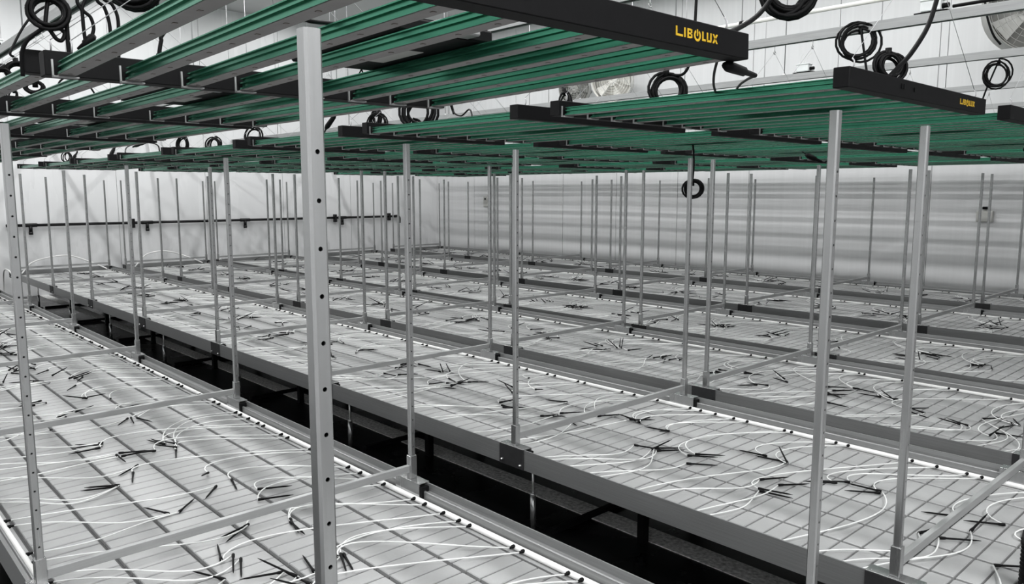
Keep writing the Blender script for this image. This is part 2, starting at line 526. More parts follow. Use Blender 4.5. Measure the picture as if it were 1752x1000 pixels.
for bi, (ya, yb) in enumerate(EDGE):
    W = yb - ya
    ym = (ya + yb) / 2
    # fittings of both hoses
    fits = {0: [], 1: []}
    for side in (0, 1):
        for bay in range(-7, 2):
            for f in FIT:
                xx = bay * BAY + f + XOFF[bi] + rnd.uniform(-0.012, 0.012)
                if bay == -7 and xx < X0 + 0.1:
                    continue
                if bay == 1 and xx > X1 - 0.3:
                    continue
                fits[side].append(xx)
    jobs = {0: {}, 1: {}}
    used = {0: set(), 1: set()}
    for q, (hx, hy, tx, ty) in enumerate(MEAS[bi]):
        # the tube comes from the hose on the side the cluster opens to, from a fitting a little way along
        side = 1 if hy > ym - 0.03 else 0
        if q % 4 == 3:
            side = 1 - side
        want = hx - 0.22 if side == 0 else hx + 0.10
        best = min((abs(x - want), i) for i, x in enumerate(fits[side]) if i not in used[side])[1]
        used[side].add(best)
        ang = math.atan2(ty - hy, tx - hx)
        L = math.hypot(tx - hx, ty - hy)
        tilt = 0.0 if L < 0.17 else 0.25
        jobs[side][best] = (hx, hy, ang, tilt)
    for side in (0, 1):
        for i, xx in enumerate(fits[side]):
            if i in jobs[side]:
                continue
            bay = math.floor((xx - XOFF[bi]) / BAY)
            rr = random.Random(bay * 31 + bi * 7 + 5)
            cents = [bay * BAY + o + rr.uniform(-0.1, 0.1) for o in (0.30, 0.75, 1.22)]
            want = xx + (0.15 if side == 0 else -0.08)
            cx = min(cents, key=lambda c: abs(c - want))
            rc = random.Random(int(cx * 1000) + side)
            base = rc.uniform(0, 6.28)
            hx = cx + rnd.gauss(0, 0.055)
            hy = ym + (-0.06 if side == 0 else 0.10) + rc.uniform(-0.08, 0.08) + rnd.gauss(0, 0.035)
            jobs[side][i] = (hx, hy, base + rnd.gauss(0, 0.55), 0.0 if rnd.random() < 0.8 else rnd.uniform(0.15, 0.5))
    for side in (0, 1):
        e = ya + HOFF if side == 0 else yb - HOFF
        sgn = 1 if side == 0 else -1
        ln = thing('drip_line', f'white drip hose along the {"near" if side == 0 else "far"} rail of the {BNAME[bi]} bench from the camera', 'drip hose', (0, 0, 0), 'drip irrigation hoses on the benches')
        put('hose', MB().cyl((X0 + 0.05, e, HZ - 0.005), (X1 - 0.05, e, HZ - 0.005), 0.0095, 12).mesh('hose', M['hose']), ln)
        ft, tt, st = MB(), MB(), MB()
        for i, xx in enumerate(fits[side]):
            hx, hy, ang, tilt = jobs[side][i]
            zz = TRAYZ + 0.006
            head = Vector((hx, hy, zz + rnd.uniform(0, 0.006)))
            p0 = Vector((xx, e + sgn * 0.022, HZ))
            dy = abs(hy - p0.y)
            d = head - p0
            lift = rnd.uniform(0.004, 0.02)
            # tubes of one cluster arrive together: they share the bend in front of the stakes
            cl = random.Random(int(math.floor(hx / 0.34)) * 77 + side * 13 + bi * 5)
            if side:
                bend = Vector((-cl.uniform(0.10, 0.26), cl.uniform(-0.02, 0.12), 0))
                p1 = p0 + Vector((-cl.uniform(0.04, 0.16), -dy * 0.45, lift))
            else:
                bend = Vector((cl.uniform(-0.02, 0.20), -cl.uniform(0.10, 0.24), 0))
                p1 = p0 + Vector((cl.uniform(0.05, 0.18), dy * 0.50, lift))
            p2 = head + bend + Vector((rnd.uniform(-0.025, 0.025), rnd.uniform(-0.02, 0.02), lift * 0.8))
            pts = bez(p0, p1, p2, head, 15)
            for p in pts[1:]:
                p.z = max(p.z, TRAYZ + TR + 0.0006)
            near_enough = xx > XLIM[bi]
            mtx = stake_geom(head, ang, tilt)
            if near_enough:
                put('hose_fitting', fit_me, ln, (xx, e + sgn * 0.0085, HZ), scale=(1, sgn, 1))
                tb = put('drip_tube', MB().tube(pts, TR, 6).mesh('drip_tube', M['white']), ln)
                so = put('drip_stake', stake_me, tb)
                so.matrix_local = mtx
            else:
                tt.tube(pts[::2] + [pts[-1]] if len(pts) % 2 == 0 else pts[::2], TR, 4, caps=False)
                o0 = len(ft.v)
                ft.tube([(xx, e + sgn * 0.0065, HZ), (xx, e + sgn * 0.0255, HZ)], 0.0058, 5)
                a = mtx @ Vector((0, 0, 0))
                b = mtx @ Vector((0.122, 0, 0))
                st.tube([a, b], 0, 4, radii=[0.005, 0.002])
        for nm, mm, ma in (('hose_fittings', ft, 'cable'), ('drip_tubes', tt, 'white'), ('drip_stakes', st, 'cable')):
            if mm.v:
                o = put(nm, mm.mesh(nm, M[ma]), ln)
                o['kind'] = 'stuff'

# ------------------------------------------------------------------ LED fixtures
LZ = 1.3125           # underside of the lights
FW, FL = 1.124, 1.125
BW, BH = 0.046, 0.055


def bar_prof():
    p = [(0.0195, 0.0010), (0.0195, 0.0065), (0.0120, 0.0085), (0.0120, 0.0165), (0.0185, 0.0185), (0.0185, 0.0225), (0.0110, 0.0245), (0.0110, 0.0310), (0.0170, 0.0325), (0.0170, 0.0355), (0.003, 0.0365)]
    p = [(y, z * 0.82) for y, z in p]
    return p + [(-y, z) for y, z in p[::-1]]


bar_body = MB().prism_x(bar_prof(), -FL / 2 + BW + 0.012, FL / 2 - BW * 0.5).mesh('led_bar', M['green'])
bd = MB().box(-FL / 2 + BW * 0.6, FL / 2 - BW * 0.6, -0.0170, 0.0170, -0.0002, 0.0011)
for k in range(10):
    xx = -0.48 + k * 0.1067
    bd.box(xx - 0.004, xx + 0.004, -0.004, 0.004, -0.0012, -0.0001, mi=1)
board_me = bd.mesh('diode_board', M['board'], M['diode'])
# end beam, local x thickness, long axis y
bp = [(-BW / 2, 0), (BW / 2, 0), (BW / 2, BH), (-BW / 2, BH)]
beam_me = MB().box(-BW / 2, BW / 2, -FW / 2, FW / 2, 0, BH, ch=0.0018).mesh('end_beam', M['black'])
# clip: little angle holding the bar end on the far beam (opens towards +x)
cm = MB().box(0, 0.005, -0.0285, -0.0245, -0.004, 0.034).box(0, 0.016, -0.0285, 0.0235, -0.0055, -0.0025)
clip_me = cm.mesh('bar_clip', M['clip'])
dr = MB().box(-0.22, 0.22, -0.12, 0.12, 0.033, 0.060, ch=0.004)
for k in range(9):
    dr.box(-0.20 + k * 0.05 - 0.008, -0.20 + k * 0.05 + 0.008, -0.115, 0.115, 0.060, 0.064)
driver_me = dr.mesh('driver_box', M['black'])
label_me = MB().box(-0.10, 0.06, -0.055, 0.055, 0.0318, 0.0329).mesh('rating_plate', M['fan'])
gland_me = MB().box(0.22, 0.262, -0.05, 0.05, 0.034, 0.056, ch=0.003).mesh('cable_gland', M['clip'])
socket_me = MB().box(BW / 2 - 0.001, BW / 2 + 0.0035, -0.216, -0.206, 0.026, 0.040).box(BW / 2 - 0.001, BW / 2 + 0.0035, -0.200, -0.190, 0.026, 0.040).box(BW / 2 - 0.001, BW / 2 + 0.0035, -0.118, -0.110, 0.024, 0.036).mesh('beam_sockets', M['cable'])


def logo_mesh():
    m = MB()
    T = 0.0009
    Hh = 0.0185

    def bx(y0, y1, z0, z1):
        m.box(0, T, y0, y1, z0, z1)

    def quad(pts):
        n = len(pts)
        vs = [(0, y, z) for y, z in pts] + [(T, y, z) for y, z in pts]
        m.add(vs, [tuple(range(n))[::-1], tuple(range(n, 2 * n))] + [(i, (i + 1) % n, n + (i + 1) % n, n + i) for i in range(n)])

    u = 0.148 / 700
    s = 0.0046
    X = lambda a: (a - 390) * u
    bx(X(390), X(390) + s, 0, Hh)                       # L
    bx(X(390) + s, X(500), 0, s * 0.9)
    bx(X(520), X(520) + s, 0, Hh)                       # I
    b0 = X(572)                                          # B
    bx(b0, b0 + s, 0, Hh)
    w = 0.0125
    for z in (0, Hh / 2 - s * 0.4, Hh - s * 0.8):
        bx(b0 + s, b0 + w, z, z + s * 0.8)
    bx(b0 + w, b0 + w + s * 0.9, 0.001, Hh / 2 - 0.0008)
    bx(b0 + w - 0.001, b0 + w + s * 0.8, Hh / 2 + 0.0008, Hh - 0.001)
    oc = X(735)                                          # power symbol O
    ro, ri = 0.0118, 0.0072
    cz = Hh / 2 - 0.0008
    angs = [R(125 + k * 290 / 14) for k in range(15)]
    for a, b in zip(angs[:-1], angs[1:]):
        quad([(oc + ro * math.cos(a), cz + ro * math.sin(a)), (oc + ro * math.cos(b), cz + ro * math.sin(b)), (oc + ri * math.cos(b), cz + ri * math.sin(b)), (oc + ri * math.cos(a), cz + ri * math.sin(a))])
    bx(oc - 0.0018, oc + 0.0018, cz - 0.001, Hh + 0.002)
    l0 = X(815)                                          # L
    bx(l0, l0 + s, 0, Hh)
    bx(l0 + s, l0 + 0.0125, 0, s * 0.9)
    u0 = X(893)                                          # U
    bx(u0, u0 + s, 0.003, Hh)
    bx(u0 + 0.0125, u0 + 0.0125 + s, 0.003, Hh)
    bx(u0 + 0.001, u0 + 0.0125 + s - 0.001, 0, s * 0.9)
    x0 = X(992)                                          # X
    w = 0.019
    quad([(x0, 0), (x0 + s * 1.2, 0), (x0 + w, Hh), (x0 + w - s * 1.2, Hh)])
    quad([(x0, Hh), (x0 + w - s * 1.2, 0), (x0 + w, 0), (x0 + s * 1.2, Hh)])
    return m.mesh('printed_logo', M['gold'])


logo_me = logo_mesh()
BARY = [-0.515, -0.375, -0.2325, -0.0925 - 0.0, 0.1125 - 0.02, 0.2325, 0.375, 0.515]
BARY = [-0.521, -0.379, -0.237, -0.100, 0.100, 0.237, 0.379, 0.521]
ROWY = [-0.940, 0.735, 2.128, 3.470, 5.090, 6.690]
ROWP = [1.240, 1.305, 1.300, 1.300, 1.300, 1.300]
ROWX = [1.302, 1.277, 1.285, 1.28, 1.27, 1.26]
STRUTZ = 1.83
rl = random.Random(3)
for ri, yc in enumerate(ROWY):
    for k in range(9):
        xr = ROWX[ri] - k * ROWP[ri]
        xc = xr - FL / 2
        if xc - FL / 2 < XL + 0.15:
            continue
        if k == 0:
            where = 'nearest end one'
        else:
            where = ORD[k] + ' along the row'
        fx = thing('led_light', f'green barred LED light over the {BNAME[ri]} bench from the camera, {where}', 'grow light',
                   (xc, yc + (rl.uniform(-0.012, 0.012) if k else 0), LZ + (rl.uniform(-0.006, 0.006) if k else 0)), 'rows of hanging LED bar lights')
        if ri == 0 and k == 0:            # hangs a little low at its far end
            fx.rotation_euler = (0.006, -0.020, 0)
            fx.location.z -= 0.008
        nb = put('end_beam', beam_me, fx, (FL / 2 - BW / 2, 0, 0))
        fb = put('end_beam', beam_me, fx, (-FL / 2 + BW / 2, 0, 0))
        if k == 0:
            lo = put('printed_logo', logo_me, nb, (BW / 2 + 0.0001, FW / 2 - 0.270, 0.018))
            lo['label'] = 'gold printed lettering'
            put('beam_sockets', socket_me, nb)
        for by in BARY:
            b = put('led_bar', bar_body, fx, (0, by, 0.001))
            put('diode_board', board_me, b)
            put('bar_clip', clip_me, fx, (-FL / 2 + BW + 0.0002, by, 0.001))
        d = put('driver_box', driver_me, fx, (0, 0, 0.0))
        put('rating_plate', label_me, d)
        put('cable_gland', gland_me, d)
        for xx in (FL / 2 - BW / 2, -FL / 2 + BW / 2):
            top = STRUTZ - LZ - 0.035 - fx.location.z + LZ
            for s in (-1, 1):
                w = MB()
                w.tube([(xx, 0, top), (xx, s * 0.5, BH + 0.03)], 0.0011, 4)
                w.tube([(xx, s * 0.5, BH + 0.03), (xx + 0.006, s * 0.5, BH + 0.022), (xx + 0.006, s * 0.5, BH + 0.010), (xx, s * 0.5, BH)], 0.0022, 5)
                put('hanging_wire', w.mesh('hanging_wire', M['wire']), fx)
            hk = MB()
            hk.tube(smooth_path([(xx, 0, top + 0.042), (xx, 0, top + 0.012), (xx, 0.010, top), (xx, 0, top - 0.008), (xx, -0.010, top), (xx, -0.011, top + 0.006)], 5), 0.0026, 6)
            put('ceiling_hook', hk.mesh('ceiling_hook', M['bolt']), fx)

# ------------------------------------------------------------------ overhead struts
for ri, yc in enumerate(ROWY):
    st = thing('strut_rail', f'galvanised strut rail running above the lights of the {BNAME[ri]} bench', 'rail', (0, yc, STRUTZ), 'overhead strut rails')
    prof = [(-0.021, 0.0), (-0.012, 0.0), (-0.012, 0.004), (-0.018, 0.004), (-0.018, 0.042), (0.018, 0.042), (0.018, 0.004), (0.012, 0.004), (0.012, 0.0), (0.021, 0.0), (0.021, 0.045), (-0.021, 0.045)]
    put('channel', MB().prism_x(prof, XL + 0.02, XB - 0.05).mesh('channel', M['strut']), st)
    for xx in range(-9, 5, 2):
        put('drop_rod', MB().cyl((xx + 0.3, 0, 0.045), (xx + 0.3, 0, CEIL - STRUTZ), 0.004, 6).mesh('drop_rod', M['wire']), st)
        put('rod_nut', MB().cyl((xx + 0.3, 0, 0.045), (xx + 0.3, 0, 0.054), 0.011, 6).mesh('rod_nut', M['bolt']), st)

pc = thing('conduit_pipe', 'pale thin conduit running high above the third bench lights', 'conduit', (0, 2.30, 2.02))
put('pipe', MB().cyl((XL + 0.02, 0, 0), (XB - 0.05, 0, 0), 0.012, 10).mesh('pipe', M['fanw']), pc)
for xx in (-7.6, -5.1, -2.6, -0.35, 0.72, 2.4):
    put('pipe_clip', MB().cyl((xx - 0.01, 0, 0), (xx + 0.01, 0, 0), 0.018, 10).mesh('pipe_clip', M['cable']), pc)
    put('drop_rod', MB().cyl((xx, 0, 0.016), (xx, 0, CEIL - 2.02), 0.003, 6).mesh('drop_rod', M['wire']), pc)


# ------------------------------------------------------------------ cables
def coil_pts(c, r, nrm, turns, seed, n=18, squash=1.0):
    rr = random.Random(seed)
    nrm = Vector(nrm).normalized()
    a = Vector((0, 0, 1)) - nrm * nrm.z
    a.normalize()
    b = nrm.cross(a)
    pts = []
    tot = int(turns * n)
    ph = rr.uniform(0, 6)
    for i in range(tot + 1):
        t = 2 * math.pi * i / n
        wob = 1 + 0.16 * math.sin(t * 0.37 + ph) + 0.09 * math.sin(t * 0.83 + ph * 2)
        off = nrm * (r * 0.25 * math.sin(t * 0.29 + ph) + 0.006 * (i / max(tot, 1) - 0.5))
        off += b * (r * 0.16 * math.sin(t * 0.17 + ph * 3)) + a * (r * 0.10 * math.sin(t * 0.13 + ph))
        pts.append(Vector(c) + a * (math.cos(t) * r * wob) + b * (math.sin(t) * r * wob * squash) + off)
    return pts


def coil(label, c, r, turns, cr, nrm=(0.55, -0.83, 0.1), tail=None, seed=1, head=None, tie=True, squash=1.0):
    t = thing('cable_coil', label, 'cable', c, 'black power cables hung in coils')
    pts = [p - Vector(c) for p in coil_pts(c, r, nrm, turns, seed, squash=squash)]
    put('looped_cable', MB().tube(pts, cr, 7).mesh('looped_cable', M['cable']), t)
    if tie:
        top = pts[0]
        put('cable_tie', MB().tube([top + Vector((0, 0, -cr * 3.2)), top + Vector((0, 0, cr * 3.2))], cr * 2.1, 8).mesh('cable_tie', M['cable']), t)
    if head:
        hp = [pts[0]] + [Vector(p) - Vector(c) for p in head]
        put('lead', MB().tube(smooth_path(hp, 7), cr, 7).mesh('lead', M['cable']), t)
    if tail:
        tp = [pts[-1]] + [Vector(p) - Vector(c) for p in tail]
        put('lead', MB().tube(smooth_path(tp, 7), cr, 7).mesh('lead', M['cable']), t)
    return t


def cable(label, pts, r, plug=None, name='power_cable'):
    t = thing(name, label, 'cable', pts[0])
    o = Vector(pts[0])
    pp = [Vector(p) - o for p in pts]
    put('cord', MB().tube(smooth_path(pp, 8), r, 7).mesh('cord', M['cable']), t)
    if plug is not None:
        for a, b, rad in plug:
            a, b = Vector(a) - o, Vector(b) - o
            d = b - a
            put('plug', MB().tube([a, a + d * 0.12, a + d * 0.15, a + d * 0.6, a + d * 0.65, b], 0, 8, radii=[rad * 0.6, rad, rad * 1.05, rad * 0.9, rad * 0.6, rad * 0.45]).mesh('plug', M['cable']), t)
    return t


coil('round black cable coil tied to the strut rail above the third bench lights', (0.445, 2.085, 1.778), 0.083, 5, 0.006, seed=2, tail=[(0.50, 2.08, 1.62), (0.52, 2.09, 1.50), (0.50, 2.1, 1.372)])
coil('figure eight black cable coil hanging from the strut above the fourth bench', (0.685, 3.45, 1.735), 0.072, 5, 0.005, seed=5, squash=0.9, tail=[(0.62, 3.45, 1.60), (0.60, 3.46, 1.45), (0.6, 3.47, 1.37)])
coil('thick black cable coil cut by the top edge right of the gold logo', (0.794, 0.72, 1.731), 0.072, 11, 0.0085, seed=8, tail=[(0.80, 0.52, 1.63), (0.92, 0.12, 1.49), (1.10, -0.20, 1.42), (1.22, -0.37, 1.365)])
coil('small black cable coil standing on the second bench near end light', (1.235, 0.535, 1.408), 0.038, 7, 0.0048, seed=11, nrm=(0.8, -0.6, 0.1))
coil('black cable coil with bundled loops on the second bench light behind the gold logo beam', (0.30, 0.70, 1.438), 0.058, 6, 0.006, seed=14, tail=[(0.37, 0.71, 1.50), (0.40, 0.72, 1.60), (0.40, 0.735, 1.82)])
coil('black cable coil by a white round fan, on the second bench light', (-0.276, 0.7, 1.438), 0.050, 4, 0.0045, seed=17, squash=0.5, tail=[(-0.30, 0.71, 1.56), (-0.3, 0.735, 1.82)])
coil('wide black cable coil hanging over the second light of the second bench row', (-1.53, 0.80, 1.490), 0.090, 5, 0.008, seed=20, head=[(-1.5, 0.76, 1.7), (-1.5, 0.745, 1.82)])
coil('little black cable coil just under the wide coil in the second light row', (-1.79, 0.95, 1.432), 0.043, 4, 0.0045, seed=23)
coil('black cable loop hanging below the lights in front of the panel wall', (-0.52, 2.1, 1.05), 0.050, 5, 0.006, seed=26, head=[(-0.52, 2.1, 1.2), (-0.53, 2.1, 1.315)])
coil('black cable coil beside the big post, on the second row of lights', (-1.59, 0.55, 1.424), 0.053, 4, 0.0045, seed=29)
coil('narrow black cable coil hanging right of the big post, second row', (-2.05, 0.85, 1.50), 0.046, 5, 0.005, seed=32, squash=0.45, head=[(-2.07, 0.8, 1.7), (-2.07, 0.745, 1.82)])
coil('upright black cable coil far down the second light row', (-4.74, 0.62, 1.447), 0.062, 5, 0.006, seed=35, squash=0.8)
coil('second of two black cable coils far down the second light row', (-4.40, 0.76, 1.430), 0.060, 4, 0.006, seed=38)
coil('tangled black cable bundle hanging over the nearest light in the top left corner', (0.13, -1.466, 1.447), 0.036, 5, 0.0048, nrm=(0.95, -0.3, 0.1), seed=41, squash=1.05, tail=[(0.13, -1.473, 1.412), (0.13, -1.453, 1.415), (0.13, -1.435, 1.404), (0.13, -1.441, 1.386), (0.13, -1.453, 1.388), (0.13, -1.471, 1.410), (0.12, -1.493, 1.396), (0.11, -1.512, 1.375), (0.10, -1.520, 1.346), (0.09, -1.519, 1.30)])
coil('black cable coil at the left edge above the first light row', (-1.1, -1.294, 1.465), 0.030, 5, 0.0045, nrm=(0.9, -0.4, 0.1), seed=44, squash=1.2, head=[(-1.1, -1.302, 1.513), (-1.1, -1.307, 1.541), (-1.15, -1.2, 1.7), (-1.2, -0.97, 1.83)])
coil('small black cable coil at the extreme left edge', (-1.1, -1.340, 1.44), 0.027, 4, 0.0045, nrm=(0.9, -0.4, 0.1), seed=47)
coil('low black cable knot just under the bar at the upper left', (-1.1, -1.246, 1.412), 0.020, 4, 0.0045, nrm=(0.9, -0.4, 0.1), seed=56, squash=1.4)
coil('black cable coil cut by the top edge left of the big post', (-0.2, -1.176, 1.612), 0.052, 7, 0.0065, nrm=(0.9, -0.4, 0.1), seed=61, squash=1.1, head=[(-0.2, -1.1, 1.72), (-0.2, -0.95, 1.83)])
coil('small shiny cable ring beside the coil at the top edge', (-0.2, -1.085, 1.585), 0.021, 3, 0.0035, nrm=(0.9, -0.4, 0.1), seed=64)
coil('black cable ring just left of the big post above the second row', (-2.98, 0.45, 1.42), 0.058, 3, 0.006, seed=50, head=[(-2.95, 0.6, 1.6), (-2.95, 0.735, 1.82)])
coil('tiny black cable loop at the far left of the second light row', (-8.0, 0.5, 1.439), 0.055, 3, 0.006, seed=53)
coil('low black cable loop between the first and second light rows on the left', (-3.8, -0.8, 1.66), 0.036, 3, 0.005, seed=56)

PLUG = [(1.26, -0.406, 1.309), (1.24, -0.243, 1.305)]
PLUGC = [(1.24, -0.243, 1.304), (1.15, -0.123, 1.318), (1.0, 0.086, 1.337), (0.85, 0.306, 1.348), (0.78, 0.414, 1.34)]
CORD2 = [(1.15, -0.264, 1.353), (1.05, -0.124, 1.343), (0.95, 0.029, 1.337), (0.83, 0.227, 1.339), (0.78, 0.313, 1.329)]
THICK = [(1.27, 0.831, 1.751), (1.27, 0.765, 1.615), (1.27, 0.706, 1.535), (1.27, 0.602, 1.453), (1.27, 0.521, 1.406), (1.27, 0.45, 1.367)]
cable('thick black cable curving down onto the second bench near end light', THICK, 0.0075)
cable('black cord with moulded plug below the gold logo beam corner', PLUGC, 0.0036,
      plug=[(PLUG[0], PLUG[1], 0.0125)])
cable('thin black cord hooked under the gold logo beam, left of the plug', CORD2, 0.0036)
cable('straight black cable dropping onto the nearest light beam at upper left', [(0.13, -0.97, 1.83), (0.13, -1.30, 1.62), (0.13, -1.429, 1.505), (0.13, -1.428, 1.466), (0.13, -1.429, 1.419), (0.13, -1.428, 1.345)], 0.0052)
cable('straight black lead entering a plug over the nearest light', [(0.13, -0.96, 1.83), (0.13, -1.30, 1.60), (0.13, -1.397, 1.497), (0.13, -1.394, 1.458), (0.13, -1.393, 1.418), (0.13, -1.391, 1.388)], 0.0042)
cable('bowed black lead with connector over the nearest light', [(0.13, -0.95, 1.83), (0.13, -1.32, 1.55), (0.13, -1.391, 1.474), (0.13, -1.376, 1.447), (0.13, -1.371, 1.423), (0.13, -1.378, 1.401), (0.13, -1.391, 1.382)], 0.0042,
      plug=[((0.13, -1.370, 1.406), (0.13, -1.408, 1.369), 0.0095)])
cable('inner of two bowed black cables over the nearest light', [(0.0, -0.95, 1.83), (0.0, -1.25, 1.60), (0.0, -1.320, 1.526), (0.0, -1.307, 1.503), (0.0, -1.298, 1.471), (0.0, -1.296, 1.432), (0.0, -1.30, 1.372)], 0.0045)
cable('outer of two bowed black cables over the nearest light', [(0.0, -0.93, 1.83), (0.0, -1.22, 1.61), (0.0, -1.305, 1.533), (0.0, -1.287, 1.512), (0.0, -1.276, 1.482), (0.0, -1.276, 1.441), (0.0, -1.28, 1.372)], 0.0045)
cable('short black lead rising from the nearest light beam behind its second bar', [(0.2, -1.247, 1.352), (0.2, -1.245, 1.372), (0.2, -1.239, 1.40), (0.2, -1.231, 1.421), (0.2, -1.15, 1.52), (0.2, -0.95, 1.83)], 0.005,
      plug=[((0.2, -1.247, 1.352), (0.2, -1.243, 1.378), 0.009)])
cable('thin black arc of cord between the first and second nearest lights', [(-0.6, -1.288, 1.352), (-0.6, -1.279, 1.379), (-0.6, -1.256, 1.397), (-0.6, -1.235, 1.398), (-0.6, -1.20, 1.38), (-0.6, -1.18, 1.352)], 0.003)
cable('black strap lying under the bars beside the top of the big post', [(0.9, -1.264, 1.345), (0.9, -1.247, 1.340), (0.9, -1.232, 1.344), (0.9, -1.205, 1.343), (0.85, -1.1, 1.36)], 0.004)
cable('black bus cable lying along the strut rail near the top right corner', [(0.86, 2.13, 1.893), (1.2, 2.125, 1.894), (1.7, 2.13, 1.893), (3.0, 2.13, 1.89)], 0.008)
cable('black lead hanging in front of the grey fan at top right', [(0.93, 2.3, 2.02), (0.941, 2.3, 1.934), (0.959, 2.3, 1.846), (0.989, 2.3, 1.766), (1.022, 2.3, 1.719)], 0.005)
tc = cable('black tee connector cord arched over the far second row lights', [(-5.9, 0.5, 1.37), (-5.86, 0.5, 1.45), (-5.6, 0.5, 1.475), (-5.25, 0.5, 1.475), (-5.0, 0.5, 1.44), (-4.95, 0.5, 1.37)], 0.006,
           plug=[((-5.45, 0.5, 1.47), (-5.66, 0.5, 1.452), 0.016), ((-5.45, 0.5, 1.47), (-5.24, 0.5, 1.482), 0.016)])
cable('black lead with inline plug near the middle of the second light row', [(-1.28, 0.745, 1.83), (-1.20, 0.745, 1.60), (-1.14, 0.74, 1.47), (-1.02, 0.7, 1.43), (-0.90, 0.66, 1.45), (-0.80, 0.6, 1.37)], 0.0045,
      plug=[((-1.215, 0.745, 1.62), (-1.13, 0.74, 1.45), 0.014)])
cable('black lead with tilted plug left of the coil by the big post', [(-2.3, 0.6, 1.37), (-2.25, 0.62, 1.46), (-2.15, 0.66, 1.56), (-2.0, 0.745, 1.83)], 0.0045,
      plug=[((-2.27, 0.61, 1.43), (-2.16, 0.65, 1.55), 0.016)])
cable('slanting black drop lead over the far left lights', [(-7.6, 0.45, 1.37), (-7.7, 0.55, 1.52), (-7.8, 0.735, 1.83)], 0.006, plug=[((-7.62, 0.46, 1.39), (-7.68, 0.53, 1.48), 0.018)])
cable('slanting black drop lead near the tee connector lights', [(-6.2, 0.45, 1.37), (-6.28, 0.55, 1.52), (-6.36, 0.735, 1.83)], 0.006, plug=[((-6.22, 0.46, 1.39), (-6.27, 0.53, 1.5), 0.018)])
cable('black sensor cord with plug hanging under the fourth row lights at right', [(0.95, 3.3, 1.315), (0.9, 3.28, 1.27), (0.98, 3.3, 1.245), (1.07, 3.32, 1.27), (1.1, 3.33, 1.315)], 0.005,
      plug=[((0.93, 3.29, 1.255), (1.06, 3.31, 1.265), 0.022)])
cable('thin black cord hanging under the fourth row lights left of the right hand posts', [(-0.45, 3.3, 1.315), (-0.38, 3.3, 1.27), (-0.28, 3.3, 1.235), (-0.22, 3.3, 1.315)], 0.004,
      plug=[((-0.42, 3.3, 1.29), (-0.30, 3.3, 1.235), 0.018)])


# junction boxes
def jbox(label, loc):
    t = thing('junction_box', label, 'box', loc, 'frosted junction boxes on the struts')
    put('box_body', MB().box(-0.045, 0.045, -0.028, 0.028, 0, 0.048, ch=0.004).mesh('box_body', M['clear']), t)
    put('box_lid', MB().box(-0.048, 0.048, -0.031, 0.031, 0.048, 0.056, ch=0.002).mesh('box_lid', M['clear']), t)
    put('base_strap', MB().box(-0.075, 0.075, -0.02, 0.02, -0.006, 0.0).mesh('base_strap', M['cable']), t)
    put('gland', MB().cyl((0.045, 0, 0.02), (0.075, 0, 0.02), 0.012, 8).mesh('gland', M['cable']), t)
    for k in range(3):
        put('wire_tail', MB().tube(smooth_path([(-0.03 + k * 0.02, 0, 0.056), (-0.035 + k * 0.025, 0.005, 0.09), (-0.01 + k * 0.03, 0, 0.13)], 5), 0.0018, 5).mesh('wire_tail', M['white']), t)


jbox('frosted junction box on the strut near the top right corner', (0.77, 2.128, 1.882))
jbox('frosted junction box on the strut in the top left corner', (-3.4, -0.94, 1.882))
jbox('frosted junction box on the strut above the middle of the second bench', (-2.35, 2.128, 1.882))
jbox('frosted junction box on the fourth bench strut behind the coiled cable', (-0.55, 3.47, 1.882))


